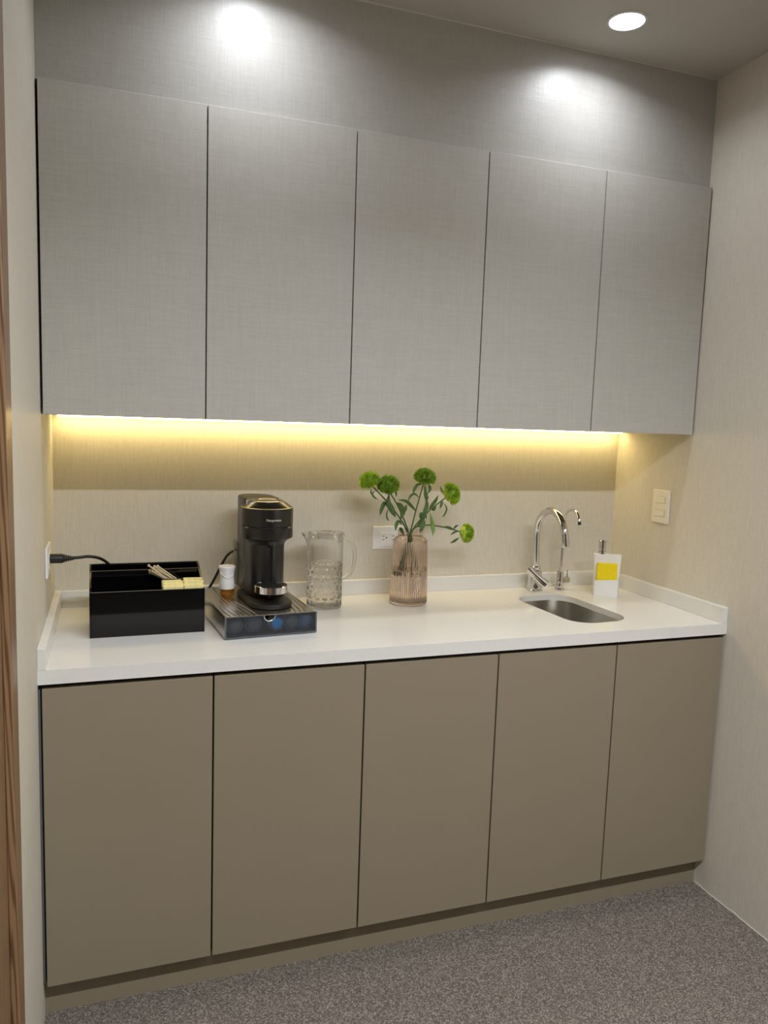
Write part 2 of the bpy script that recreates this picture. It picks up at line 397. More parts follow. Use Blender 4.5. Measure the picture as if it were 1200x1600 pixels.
t = thing('worktop', 'long white quartz worktop with raised edges on three sides', 'worktop', (0, 0, 0.8654))
hole = rrect(SX, SY, SW, SD, SR, 10, SROT)
obj('slab', slab_with_hole(XL+0.0003, XR-0.0003, YC, YB-0.0003, 0.0146, ZT-0.8654, hole), 'quartz', t, smooth=30)
obj('front_edge', B(XL+0.0003, XR-0.0003, YC, YC+0.020, 0.0, 0.0146), 'quartz', t)
zu0, zu1, tb = ZT-0.8654, 0.9515-0.8654, 0.0193
obj('upstand', B(XL+0.0003, XL+tb, YC+0.0004, YB-0.0003, zu0, zu1, bev=0.0012), 'quartz', t)
obj('upstand', B(XR-tb, XR-0.0003, YC+0.0004, YB-0.0003, zu0, zu1, bev=0.0012), 'quartz', t)
obj('upstand', B(XL+tb, XR-tb, YB-tb, YB-0.0003, zu0, zu1, bev=0.0012), 'quartz', t)

# sink bowl hung under the slab
t = thing('sink', 'small undermounted stainless steel sink in the worktop', 'sink', (SX, SY, 0.8798))
def bowl():
    bm = bmesh.new(); rings = []
    spec = [(0.016, 0.0), (0.000, 0.0), (0.002, -0.004), (0.003, -0.10), (-0.006, -0.135), (-0.030, -0.150), (-0.07, -0.153)]
    for (g, z) in spec:
        r = max(0.01, SR+g)
        rings.append([bm.verts.new((x, y, z)) for x, y in rrect(0, 0, SW+2*g+0.004, SD+2*g+0.004, r, 10, SROT)])
    n = len(rings[0])
    for p, q in zip(rings, rings[1:]):
        for i in range(n):
            j = (i+1) % n; bm.faces.new((p[i], p[j], q[j], q[i]))
    bm.faces.new(rings[-1])
    bmesh.ops.recalc_face_normals(bm, faces=bm.faces[:])
    for f in bm.faces: f.normal_flip() if f.normal.z < -0.5 and abs(f.calc_center_median().z+0.153) < 0.002 else None
    return bm
obj('bowl', bowl(), 'steel', t, smooth=50)
obj('drain', lathe(bmesh.new(), [(0.032, -0.1525), (0.032, -0.150), (0.026, -0.149), (0.02, -0.151), (0, -0.1515)], 32), 'chrome', t, smooth=40)

# ------------------------------------------------------------------ taps
def arc_yz(x, y0, z0, r, a0, a1, n, dx=0.0):
    return [Vector((x+dx*(k/n), y0-r+r*math.cos(math.radians(a0+(a1-a0)*k/n)), z0+r*math.sin(math.radians(a0+(a1-a0)*k/n)))) for k in range(n+1)]
t = thing('kitchen_tap', 'large chrome swan neck mixer tap behind the sink', 'tap', (1.6335, 0.548, ZT))
obj('base', lathe(bmesh.new(), [(0.031, 0), (0.031, 0.004), (0.0285, 0.007), (0.0252, 0.008), (0.0252, 0.070), (0.0240, 0.075), (0.019, 0.079), (0.019, 0.088), (0.0150, 0.092), (0, 0.092)], 40), 'chrome', t, smooth=35)
pts = [Vector((0, 0, 0.088)), Vector((-0.001, 0, 0.14)), Vector((-0.003, 0, 0.205))] + arc_yz(-0.0035, 0.0, 0.2095, 0.0950, 8, 172, 22)
obj('spout', T(pts, 0.0128, 20), 'chrome', t, smooth=60)
e = pts[-1]; dv = (pts[-1]-pts[-2]).normalized()
obj('spray_head', T([e-dv*0.012, e-dv*0.010, e+dv*0.004, e+dv*0.030, e+dv*0.033], lambda s: 0.0122 if s > 0.95 else 0.0140, 20), 'chrome', t, smooth=40)
lv = obj('lever', T([(-0.038, -0.012, 0.0850), (-0.0372, -0.0125, 0.0845), (-0.015, -0.026, 0.062), (0.008, -0.036, 0.040), (0.020, -0.042, 0.030), (0.0208, -0.0424, 0.0293)], lambda s: 0.0085 if s < 0.1 else (0.0178 if s > 0.5 else 0.0140), 20), 'chrome', t, smooth=40)
obj('lever_hub', T([(0.0, -0.012, 0.044), (0.004, -0.034, 0.042)], 0.0150, 20), 'chrome', t, smooth=40)
t = thing('filter_tap', 'slim chrome drinking water tap right of the mixer tap', 'tap', (1.7345, 0.539, ZT))
obj('base', lathe(bmesh.new(), [(0.0195, 0), (0.0195, 0.004), (0.0170, 0.007), (0.0130, 0.008), (0.0130, 0.066), (0.0115, 0.070), (0.006, 0.071), (0, 0.071)], 32), 'chrome', t, smooth=35)
pts = [Vector((0, 0, 0.066)), Vector((0.003, 0, 0.16)), Vector((0.005, 0, 0.25))] + arc_yz(0.0052, 0.0, 0.2550, 0.0480, 5, 168, 16)
obj('spout', T(pts, 0.0052, 14), 'chrome', t, smooth=60)
e = pts[-1]; dv = (pts[-1]-pts[-2]).normalized()
obj('nozzle', T([e, e+dv*0.010], 0.0058, 14), 'black_rubber', t, smooth=40)
obj('valve_stub', T([(0.010, 0, 0.036), (0.036, 0, 0.036), (0.0375, 0, 0.036)], lambda s: 0.0115 if s < 0.95 else 0.010, 20), 'steel', t, smooth=40)
obj('lever', T([(0.0300, 0, 0.044), (0.0305, 0, 0.072), (0.0305, 0, 0.0735)], 0.0032, 10), 'chrome', t, smooth=40)

# ------------------------------------------------------------------ soap dispenser and sponge
t = thing('soap_dispenser', 'white soap dispenser with chrome pump and front pocket', 'soap dispenser', (1.8560, 0.4270, ZT), math.radians(-32))
DWd, DDp, DH = 0.0860, 0.046, 0.146
def frame(wd, dp, r, cy=0.0): return rrect(0, cy, wd, dp, r, 6)
bm = bmesh.new(); rings = []
for (z, wdt, dep) in ((0.0, 0.086, 0.030), (0.002, 0.0872, 0.031), (0.06, 0.0895, 0.031), (0.143, 0.0970, 0.031), (0.1475, 0.0970, 0.031), (0.1485, 0.0950, 0.029)):
    rings.append([bm.verts.new((x, y, z)) for x, y in frame(wdt, dep, 0.008, 0.010)])
n = len(rings[0])
for p, q in zip(rings, rings[1:]):
    for i in range(n): bm.faces.new((p[i], p[(i+1) % n], q[(i+1) % n], q[i]))
bm.faces.new(list(reversed(rings[0]))); bm.faces.new(rings[-1])
obj('reservoir', bm, 'white_plastic', t, smooth=40)
# pocket: an open-topped shell in front
bm = bmesh.new()
yF, yK, hw, wl = -0.028, -0.0058, 0.0435, 0.0022
outer = [(-hw, yK), (-hw, yF+0.007), (-hw+0.002, yF+0.002), (-hw+0.007, yF), (hw-0.012, yF), (hw-0.004, yF+0.003), (hw, yF+0.012), (hw, yK)]
inner = [(-hw+wl, yK), (-hw+wl, yF+0.008), (-hw+wl+0.001, yF+wl+0.001), (-hw+0.008, yF+wl), (hw-0.012, yF+wl), (hw-0.006, yF+wl+0.002), (hw-wl, yF+0.013), (hw-wl, yK)]
def ztop(x): return 0.056+0.0075*(x+hw)/(2*hw)
ob = [bm.verts.new((x*0.99, y, 0.0)) for x, y in outer]; ot = [bm.verts.new((x, y, ztop(x))) for x, y in outer]
ib = [bm.verts.new((x*0.99, y, 0.003)) for x, y in inner]; it = [bm.verts.new((x, y, ztop(x))) for x, y in inner]
for i in range(len(outer)-1):
    bm.faces.new((ob[i], ob[i+1], ot[i+1], ot[i])); bm.faces.new((ib[i+1], ib[i], it[i], it[i+1])); bm.faces.new((ot[i], ot[i+1], it[i+1], it[i]))
bm.faces.new(list(reversed(ob))); bm.faces.new(ib)
bmesh.ops.recalc_face_normals(bm, faces=bm.faces[:])
obj('pocket', bm, 'white_plastic', t, smooth=45)
pm = thing
obj('pump', lathe(bmesh.new(), [(0.0145, 0.1485), (0.0145, 0.1580), (0.0115, 0.1595), (0.0115, 0.166), (0.0140, 0.1675), (0.0140, 0.196), (0.0120, 0.1985), (0, 0.1992)], 28, c=(-0.020, 0.010, 0)), 'chrome', t, smooth=35)
sp = tag(obj('sponge', B(-0.0350, 0.0350, -0.0245, -0.0068, 0.0, 0.1150, bev=0.002), 'sponge', loc=(1.8560, 0.4270, ZT+0.0035)), 'yellow sponge standing in the pocket of the soap dispenser', 'sponge')
sp.rotation_euler = (0, 0, math.radians(-32))

# ------------------------------------------------------------------ switches and sockets
t = thing('light_switch', 'white two rocker switch plate on the right wall', 'switch', (XR, 0.3415, 1.2320))
obj('plate', B(-0.0075, -0.0002, -0.0435, 0.0435, -0.0585, 0.0585, bev=0.0025), 'warm_white', t)
for z in (0.0235, -0.0235):
    obj('rocker_shadow_line', B(-0.0082, -0.0072, -0.0252, 0.0252, z-0.0117, z+0.0117), 'grey_line', t)  # grey outline painting the shadow line round each rocker
    obj('rocker', B(-0.0098, -0.0074, -0.0245, 0.0245, z-0.0110, z+0.0110, bev=0.0008), 'warm_white', t)
def socket_plate(name, label, loc, rz, group=None):
    t = thing(name, label, 'socket', loc, rz, group)
    obj('plate', B(-0.062, 0.062, -0.0065, -0.0002, -0.0405, 0.0405, bev=0.002), 'white_plastic', t)
    obj('insert', B(-0.0375, 0.0375, -0.0078, -0.006, -0.0195, 0.0195, bev=0.0007), 'white_plastic', t)
    for cx in (-0.018, 0.018):
        s = obj('outlet', B(cx-0.0165, cx+0.0165, -0.0084, -0.0076, -0.0165, 0.0165, bev=0.0003, seg=1), 'white_plastic', t)
        for zz in (0.0062, -0.0062): obj('slot', B(cx-0.0105, cx-0.0030, -0.0087, -0.0080, zz-0.0011, zz+0.0011), 'slot', s)
        b2 = lathe(bmesh.new(), [(0.0026, 0), (0.0026, 0.0006)], 14); b2.transform(Matrix.Translation((cx+0.0045, -0.0081, 0)) @ Matrix.Rotation(PI/2, 4, 'X'))
        obj('ground_hole', b2, 'slot', s)
    return t
socket_plate('wall_socket', 'white double socket on the back wall behind the vase', (1.0860, YB, 1.0955), 0)
socket_plate('wall_socket', 'socket on the left wall holding the black plug', (XL, 0.330, 1.0990), PI/2)

# ------------------------------------------------------------------ power cord
t = thing('power_cord', 'black power cord plugged in at the left wall, running to the coffee machine', 'cord', (XL+0.0088, 0.330, 1.1015))
bm = bmesh.new()
tube(bm, [(0.0002, 0, 0), (0.001, 0, 0), (0.030, 0, 0), (0.033, 0, 0)], lambda s: 0.0130 if s < 0.9 else 0.011, 16)
obj('plug', bm, 'black_rubber', t, smooth=40)
bm = bmesh.new()
for k in range(5): tube(bm, [(0.0335+k*0.0052, 0, 0), (0.0370+k*0.0052, 0, 0)], 0.0108-k*0.0013, 14)
tube(bm, [(0.032, 0, 0), (0.060, 0, 0)], lambda s: 0.008-0.004*s, 14)
obj('strain_relief', bm, 'black_rubber', t, smooth=40)
W0 = Vector((XL+0.0088, 0.330, 1.1015))
cp = [(0.068, .330, 1.1018), (0.090, .332, 1.1030), (0.1136, .338, 1.1035), (0.143, .36, 1.092), (0.175, .42, 1.055), (0.24, .50, .98), (0.31, .54, .93), (0.37, .555, .9060), (0.415, .565, .9050), (0.440, .565, .920), (0.4560, .562, .9440), (0.4724, .56, .9708), (0.4981, .56, 1.0217), (0.5179, .56, 1.0563), (0.540, .56, 1.0723), (0.556, .556, 1.0760)]
obj('cable', T(path([Vector(p)-W0 for p in cp], 6), 0.0042, 12), 'black_rubber', t, smooth=60)

# ------------------------------------------------------------------ black organizer
TX0, TX1, TY0, TY1 = 0.1140, 0.4130, 0.2400, 0.4000
t = thing('organizer', 'glossy black acrylic counter organizer with stepped compartments', 'organizer', (TX0, TY0, ZT), math.radians(0.9))
tw, td, wl = TX1-TX0, TY1-TY0, 0.0050
prof = [(0.0, 0.1225), (0.060, 0.1390), (0.110, 0.1590), (0.135, 0.1655), (0.1575, 0.1705), (td, 0.1705)]
def side(x0, x1):
    bm = bmesh.new(); a = []; b_ = []
    loop = [(0.0, 0.0)]+prof+[(td, 0.0)]
    for (y, z) in loop: a.append(bm.verts.new((x0, y, z))); b_.append(bm.verts.new((x1, y, z)))
    n = len(loop); bm.faces.new(a); bm.faces.new(list(reversed(b_)))
    for i in range(n): bm.faces.new((a[i], b_[i], b_[(i+1) % n], a[(i+1) % n]))
    bmesh.ops.recalc_face_normals(bm, faces=bm.faces[:]); return bm
obj('side_panel', side(0, wl), 'black_gloss', t); obj('side_panel', side(tw-wl, tw), 'black_gloss', t)
obj('front_panel', B(wl, tw-wl, 0.0, wl, 0.0, 0.1225, bev=0.0005, seg=1), 'black_gloss', t)
obj('back_panel', B(wl, tw-wl, td-wl, td, 0.0, 0.1705, bev=0.0005, seg=1), 'black_gloss', t)
obj('divider', B(wl, tw-wl, 0.1085, 0.1085+wl, wl, 0.1590, bev=0.0005, seg=1), 'black_gloss', t)
obj('divider', B(0.1900, tw-wl, 0.0600, 0.0600+wl, wl, 0.1395, bev=0.0005, seg=1), 'black_gloss', t)
obj('divider', B(0.1865, 0.1900, wl, 0.1085, wl, 0.1215, bev=0.0005, seg=1), 'black_gloss', t)
obj('bottom_panel', B(wl, tw-wl, wl, td-wl, 0.0, wl), 'black_gloss', t)

# paler strips painting the light caught on the sheets' top edges
for o in [c for c in t.children if c.name.startswith(('front_panel', 'back_panel', 'divider'))]:
    xs = [v.co.x for v in o.data.vertices]; ys = [v.co.y for v in o.data.vertices]; zs_ = [v.co.z for v in o.data.vertices]
    if max(xs)-min(xs) < 0.01: continue
    obj('glint_edge', B(min(xs), max(xs), min(ys)-0.0001, max(ys)+0.0001, max(zs_), max(zs_)+0.0008), 'edge_glint', o)

# sweetener packets standing in the front right compartment
pk = None
px0 = [0.3295, 0.3845]
for c in range(2):
    for k in range(7):
        if pk is None:
            pk = obj('sweetener_packet', B(-0.0265, 0.0265, -0.0024, 0.0024, 0.0, 0.1, bev=0.0008, seg=1), 'packet'); o = pk
            ink = obj('print_band', B(-0.019, 0.019, -0.0027, -0.0023, 0.086, 0.0885), 'print', o)
            obj('print_band', B(-0.012, 0.012, -0.0027, -0.0023, 0.0905, 0.0920), 'print', o)
        else:
            o = pk.copy(); COL.objects.link(o)
            for ch in pk.children:
                q = ch.copy(); COL.objects.link(q); q.parent = o
        top = 0.128+k*0.0022+random.uniform(-0.004, 0.004)+(0.002 if c else 0.0)
        o.scale = (1, 1, (top-0.0045)/0.1)
        o.location = (px0[c]+random.uniform(-0.0008, 0.0008), TY0+0.0085+k*0.0075+(0.0045 if c else 0.0042), ZT+0.0040)
        o.rotation_euler = (math.radians(random.uniform(-0.8, 0.8)), math.radians(random.uniform(-1.0, 1.0)), math.radians(0.9+random.uniform(-0.5, 0.5)))
        order = ['front', 'second', 'third', 'fourth', 'fifth', 'sixth', 'back'][k]
        tag(o, '%s pale yellow sweetener packet of the %s row in the organizer' % (order, ['left', 'right'][c]), 'packet', 'sweetener packets in the organizer')

# stirrers leaning left behind the packets
tops = [(.2673, 1.0791), (.2828, 1.0752), (.2914, 1.0747), (.2707, 1.0610), (.2780, 1.0590), (.2715, 1.0535), (.2815, 1.0645)]
lows = [(.3200, 1.0355), (.3365, 1.0347), (.3454, 1.0344), (.3150, 1.0356), (.3235, 1.0350), (.3069, 1.0358), (.3300, 1.0350)]
nm = ['topmost', 'second highest', 'rightmost', 'upper left', 'middle', 'lowest', 'inner']
for k, ((xa, za), (xb, zb)) in enumerate(zip(tops, lows)):
    yy = 0.3095+0.0052*k+random.uniform(-0.0005, 0.0005)
    a = Vector((xa, yy, za)); b_ = Vector((xb, yy+0.001, zb)); dv = b_-a
    L_ = (za-(ZT+0.010))/(za-zb); e = a+dv*L_
    if e.x > 0.402: e = a+dv*((0.402-a.x)/dv.x)
    base = e
    t = thing('stirrer', '%s beige drink stirrer of the bundle leaning in the organizer' % nm[k], 'stirrer', base, 0, 'drink stirrers in the organizer')
    obj('shaft', T([Vector((0, 0, 0)), (a-base)*0.5, a-base], 0.0023, 8), 'stirrer', t, smooth=60)
    s = bmesh.new(); bmesh.ops.create_uvsphere(s, u_segments=12, v_segments=8, radius=0.0036); s.transform(Matrix.Translation(a-base))
    obj('knob', s, 'stirrer', t, smooth=180)

# ------------------------------------------------------------------ capsule drawer
DR = math.radians(4.6); dw_, dd_, dh_ = 0.2600, 0.370, 0.0625
fl = Vector((0.4545, 0.1480)); cen = fl+Vector((math.cos(DR)*dw_/2-math.sin(DR)*dd_/2, math.sin(DR)*dw_/2+math.cos(DR)*dd_/2))
DLOC = (cen.x, cen.y, ZT)
t = thing('capsule_drawer', 'low metal capsule drawer with smoked front under the coffee machine', 'drawer unit', DLOC, DR)
hw, hd = dw_/2, dd_/2
def shell():
    th = 0.0022; r = 0.008; pts_o = [(-hw, 0.004)]; n = 5
    pts_o += [(-hw+r-r*math.cos(math.radians(90*k/n)), dh_-r+r*math.sin(math.radians(90*k/n))) for k in range(n+1)]
    pts_o += [(hw-r+r*math.sin(math.radians(90*k/n)), dh_-r+r*math.cos(math.radians(90*k/n))) for k in range(n+1)]
    pts_o += [(hw, 0.004)]
    ri = r-th
    pts_i = [(-hw+th, 0.004)]+[(-hw+th+ri-ri*math.cos(math.radians(90*k/n)), dh_-th-ri+ri*math.sin(math.radians(90*k/n))) for k in range(n+1)]
    pts_i += [(hw-th-ri+ri*math.sin(math.radians(90*k/n)), dh_-th-ri+ri*math.cos(math.radians(90*k/n))) for k in range(n+1)]+[(hw-th, 0.004)]
    bm = bmesh.new()
    R_ = {}
    for y in (-hd, hd):
        R_[y] = ([bm.verts.new((x, y, z)) for x, z in pts_o], [bm.verts.new((x, y, z)) for x, z in pts_i])
    m_ = len(pts_o)
    for i in range(m_-1):
        for k in (0, 1):
            a, b_ = R_[-hd][k], R_[hd][k]
            bm.faces.new((a[i], a[i+1], b_[i+1], b_[i]))
        for y in (-hd, hd): bm.faces.new((R_[y][0][i], R_[y][0][i+1], R_[y][1][i+1], R_[y][1][i]))
    for i in (0, m_-1): bm.faces.new((R_[-hd][0][i], R_[hd][0][i], R_[hd][1][i], R_[-hd][1][i]))
    bmesh.ops.recalc_face_normals(bm, faces=bm.faces[:]); return bm
obj('shell', shell(), 'nickel', t, smooth=35)
obj('base_plate', B(-hw+0.003, hw-0.003, -hd+0.004, hd-0.001, 0.003, 0.006), 'black_satin', t)
obj('back_plate', B(-hw+0.0025, hw-0.0025, hd-0.003, hd-0.001, 0.006, dh_-0.003), 'black_satin', t)
for sx in (-1, 1):
    for sy in (-1, 1): obj('foot', lathe(bmesh.new(), [(0.009, 0.0), (0.010, 0.0032)], 16, c=(sx*(hw-0.02), sy*(hd-0.03), 0)), 'black_rubber', t)
# curved ribs pressed into the lid, bowing round the machine on both sides
for side_ in (-1, 1):
    for k in range(6):
        x_f = side_*(0.040+0.0145*k); x_b = side_*(0.062+0.0098*k)
        pts = path([(x_f, -hd+0.004, dh_+0.0002), (x_f+side_*0.0075, -hd+0.07, dh_+0.0002), (x_b+side_*0.006, 0.02, dh_+0.0002), (x_b, hd-0.01, dh_+0.0002)], 6)
        obj('rib', T(pts, 0.0012, 6), 'chrome', t, smooth=60)
# drawer front: smoked panel with a finger notch ringed in chrome
nr = 0.0155; nx = -0.0065; zt, zb, yF = dh_-0.003, 0.006, -hd-0.0035
lp = [(-hw+0.004, zb), (hw-0.004, zb), (hw-0.004, zt)]+[(nx+nr*math.cos(math.radians(-180*k/14)), zt+nr*math.sin(math.radians(-180*k/14))) for k in range(15)]+[(-hw+0.004, zt)]
bm = bmesh.new(); prism(bm, lp, 0.0, 0.0035); bm.transform(Matrix.Translation((0, yF+0.0035, 0)) @ Matrix.Rotation(PI/2, 4, 'X'))
fr = obj('drawer_front', bm, 'smoke', t, label='smoked transparent drawer front')
obj('notch_ring', T([(nx+nr*math.cos(math.radians(-180*k/18)), yF+0.0010, zt+nr*math.sin(math.radians(-180*k/18))) for k in range(19)], 0.0018, 8), 'chrome', fr, smooth=60)
bm = bmesh.new(); th = 0.0035
box(bm, -hw, hw, yF, -hd-0.0002, 0.003, 0.0062); box(bm, -hw, -hw+0.004, yF, -hd-0.0002, 0.0062, dh_-0.001); box(bm, hw-0.004, hw, yF, -hd-0.0002, 0.0062, dh_-0.001)
obj('front_frame', bm, 'grey_metal', t)
obj('drawer_tray', B(-hw+0.005, hw-0.005, -hd+0.004, hd-0.005, 0.0062, 0.008), 'steel', t)
# capsules lying in the drawer, domes up against the front
def capsule(label, lx, ly, mat_, tip=None):
    ca, sa = math.cos(DR), math.sin(DR)
    loc = (DLOC[0]+lx*ca-ly*sa, DLOC[1]+lx*sa+ly*ca, ZT+0.0082)
    o = thing('coffee_capsule', label, 'capsule', loc, DR, 'capsules in the drawer')
    R_ = 0.0235
    b1 = lathe(bmesh.new(), [(R_, 0.0), (R_, 0.0012), (0.0205, 0.0014), (0.0195, 0.006), (0.0165, 0.011), (0.0105, 0.0148), (0, 0.016)], 28)
    b1.transform(Matrix.Translation((0, 0.0, R_)) @ Matrix.Rotation(PI/2, 4, 'X'))
    obj('dome', b1, mat_, o, smooth=40)
    if tip:
        b3 = lathe(bmesh.new(), [(0.0160, 0.0117), (0.0142, 0.0140), (0.0100, 0.0158), (0, 0.0172)], 28)
        b3.transform(Matrix.Translation((0, 0.0, R_)) @ Matrix.Rotation(PI/2, 4, 'X')); obj('foil_tip', b3, tip, o, smooth=40)
    b2 = lathe(bmesh.new(), [(R_+0.0008, -0.0012), (R_+0.0008, 0.0)], 28); b2.transform(Matrix.Translation((0, 0.0, R_+0.0008)) @ Matrix.Rotation(PI/2, 4, 'X'))
    obj('rim', b2, 'grey_metal', o, smooth=40)
yc_ = -hd+0.024
capsule('dark coffee capsule at the left end behind the smoked drawer front', -0.098, yc_, 'cap_dark')
capsule('dark coffee capsule second from the left behind the smoked drawer front', -0.046, yc_, 'cap_dark')
capsule('grey coffee capsule with bright blue centre right of the finger notch', 0.018, yc_, 'cap_dark', 'cap_blue')
capsule('dark coffee capsule between the blue centred one and the right end one', 0.063, yc_, 'cap_dark')
capsule('blue grey coffee capsule at the right end of the drawer', 0.101, yc_, 'cap_teal')

# ------------------------------------------------------------------ coffee machine
MZ = ZT+dh_+0.0014
t = thing('coffee_machine', 'black capsule coffee machine with round head on the metal drawer', 'coffee machine', (0.6005, 0.3350, MZ), DR)
def stadium(r, yf, yr, n=16):
    """round front centred at yf, round rear centred at yr"""
    return [(r*math.cos(PI+PI*k/n), yf+r*math.sin(PI+PI*k/n)) for k in range(n+1)]+[(r*math.cos(PI*k/n), yr+r*math.sin(PI*k/n)) for k in range(n+1)]
bm = bmesh.new(); prism(bm, stadium(0.0615, -0.077, 0.06), 0.0, 0.0130, bev=0.003); bm.transform(Matrix.Translation((-0.008, 0, 0))); obj('base', bm, 'black_rubber', t, smooth=40)
bm = bmesh.new(); prism(bm, stadium(0.0515, 0.0, 0.10), 0.013, 0.176, bev=0.002); obj('column', bm, 'black_satin', t, smooth=40)
obj('groove', B(-0.0045, 0.0045, -0.0530, -0.0500, 0.030, 0.172, bev=0.0008, seg=1), 'black_gloss', t)
bm = bmesh.new(); prism(bm, stadium(0.0535, 0.065, 0.135), 0.013, 0.295, bev=0.004); obj('rear_housing', bm, 'black_shell', t, smooth=40)
obj('neck', lathe(bmesh.new(), [(0.0515, 0.168), (0.056, 0.176), (0.066, 0.1825), (0.072, 0.186)], 56), 'black_satin', t, smooth=40)
obj('capsule_holder', lathe(bmesh.new(), [(0.0700, 0.1845), (0.0750, 0.1875), (0.0758, 0.190), (0.0758, 0.2195), (0.0745, 0.2205), (0.0740, 0.2215)], 64), 'black_shell', t, smooth=35)
obj('seam', lathe(bmesh.new(), [(0.0735, 0.2205), (0.0735, 0.2240)], 64), 'slot', t, smooth=35)
hd_ = obj('head', lathe(bmesh.new(), [(0.0745, 0.2232), (0.0758, 0.2242), (0.0758, 0.2715), (0.0752, 0.2740), (0.0737, 0.2752), (0.0540, 0.2890), (0.046, 0.2930), (0.044, 0.2940), (0, 0.2950)], 64), 'black_shell', t, smooth=30)
obj('lid_ring', lathe(bmesh.new(), [(0.0470, 0.2922), (0.0474, 0.2938), (0.0460, 0.2944), (0.0446, 0.2940)], 64, cap=False), 'chrome', hd_, smooth=40)
obj('lid_button', lathe(bmesh.new(), [(0.026, 0.2944), (0.026, 0.2970), (0.0245, 0.2982), (0, 0.2988)], 48), 'steel', hd_, smooth=35)
obj('lid_highlight_edge', lathe(bmesh.new(), [(0.0744, 0.2746), (0.0752, 0.2754), (0.0734, 0.2760)], 64, cap=False), 'steel', hd_, smooth=40)  # steel ring drawn for the bright lit line along the lid rim
obj('latch', B(-0.062, -0.047, -0.012, 0.006, 0.278, 0.2965, bev=0.002), 'chrome', hd_)
# outlet nozzle, cup support, arm
obj('nozzle', lathe(bmesh.new(), [(0.012, 0.168), (0.015, 0.172), (0.017, 0.184)], 24, c=(0.0, -0.050, 0)), 'black_satin', t, smooth=40)
cs = obj('cup_support', lathe(bmesh.new(), [(0.0445, 0.0400), (0.0472, 0.0415), (0.0472, 0.0600), (0.0450, 0.0612), (0.0440, 0.0600), (0.0440, 0.0565)], 56, c=(-0.008, -0.0845, 0)), 'chrome', t, smooth=35, label='round chrome cup support')
obj('drip_grid', lathe(bmesh.new(), [(0.0438, 0.0560), (0.0438, 0.0585), (0, 0.0588)], 48, c=(-0.008, -0.0845, 0)), 'black_satin', cs, smooth=35)
obj('support_arm', B(-0.012, -0.001, -0.064, -0.045, 0.012, 0.044, bev=0.002), 'black_gloss', t)
obj('water_tank', (lambda b: (prism(b, [(x-0.004, y) for x, y in stadium(0.0555, 0.150, 0.165, 12)], 0.016, 0.150, bev=0.003), b)[1])(bmesh.new()), 'tank', t, smooth=40)
# the maker's lettering, wrapped on the head
cu = bpy.data.curves.new('lettering', 'FONT'); cu.body = 'Nespresso'; cu.align_x = 'CENTER'; cu.align_y = 'CENTER'; cu.size = 0.0102; cu.extrude = 0.0004; cu.resolution_u = 3
tmp = bpy.data.objects.new('lettering_tmp', cu); COL.objects.link(tmp)
dg = bpy.context.evaluated_depsgraph_get(); me = bpy.data.meshes.new_from_object(tmp.evaluated_get(dg))
bm = bmesh.new(); bm.from_mesh(me); bpy.data.objects.remove(tmp); bpy.data.meshes.remove(me)
for v in bm.verts:
    a = v.co.x/0.0762-0.0; rr = 0.0762+v.co.z
    v.co = Vector((rr*math.sin(a), -rr*math.cos(a), 0.2440+v.co.y))
obj('lettering', bm, 'label_ink', hd_)

# ------------------------------------------------------------------ amber bottle
t = thing('fragrance_bottle', 'small white capped bottle of amber liquid beside the coffee machine', 'bottle', (0.4930, 0.3850, ZT+dh_+0.0004))
obj('glass', lathe(bmesh.new(), [(0.0, 0.0), (0.017, 0.0), (0.0215, 0.004), (0.0230, 0.012), (0.0230, 0.022), (0.0222, 0.0280), (0.0205, 0.0280), (0.0213, 0.022), (0.0213, 0.012), (0.0200, 0.005), (0.016, 0.002), (0, 0.002)], 40), 'refill', t, smooth=50)
obj('liquid', lathe(bmesh.new(), [(0, 0.0022), (0.0155, 0.0022), (0.0195, 0.0055), (0.0210, 0.012), (0.0210, 0.0205), (0, 0.0205)], 40), 'amber', t, smooth=50)
cp_ = obj('cap', lathe(bmesh.new(), [(0.0225, 0.0270), (0.0230, 0.0290), (0.0228, 0.044), (0.0212, 0.055), (0.0208, 0.066), (0.0222, 0.080), (0.0250, 0.0905), (0.0250, 0.0925), (0.0235, 0.0945), (0, 0.0955)], 40), 'white_plastic', t, smooth=50)
obj('cap_ridge', T(path([(-0.0205, -0.011, 0.080), (-0.0165, -0.0145, 0.071), (-0.008, -0.0205, 0.0635), (0.002, -0.0218, 0.0605), (0.011, -0.0185, 0.0650), (0.018, -0.0130, 0.074)], 5), 0.0012, 6), 'white_plastic', cp_, smooth=60)

# ------------------------------------------------------------------ water pitcher
t = thing('water_pitcher', 'clear faceted pitcher half full of water right of the coffee machine', 'pitcher', (0.8130, 0.4600, ZT))
R1 = 0.0570
def facet(r, z, a):
    if 0.010 < z < 0.150 and r > 0.05:
        row = (z-0.010)/0.0233; k = int(row); ph = (k % 2)*0.5
        u = (a/(2*PI)*14+ph) % 1.0-0.5; v = (row-k)-0.5
        d = max(0.0, 1-(u*u+v*v)*4)
        return r-0.0036*d*min(1, (0.150-z)/0.01)
    return r
def lip(r, z, a):
    if z > 0.205 and r > 0.04:
        d = max(0.0, math.cos(a-PI))**14
        return r+0.018*d*((z-0.205)/0.035)
    return facet(r, z, a)
zs = [0.004+0.0033*i for i in range(46)]
prof = [(0.0, 0.0), (0.050, 0.0), (0.0545, 0.001)]+[(0.0560+0.0010*min(1, z/0.02), z) for z in zs]+[(R1, 0.165), (R1+0.0005, 0.20), (R1+0.001, 0.215), (R1+0.0025, 0.230), (R1+0.0035, 0.2400)]
prof += [(R1+0.0010, 0.2400), (R1-0.0005, 0.230), (R1-0.0020, 0.215), (R1-0.0028, 0.2), (R1-0.0030, 0.165), (R1-0.0045, 0.1), (R1-0.0050, 0.014), (R1-0.009, 0.009), (0, 0.008)]
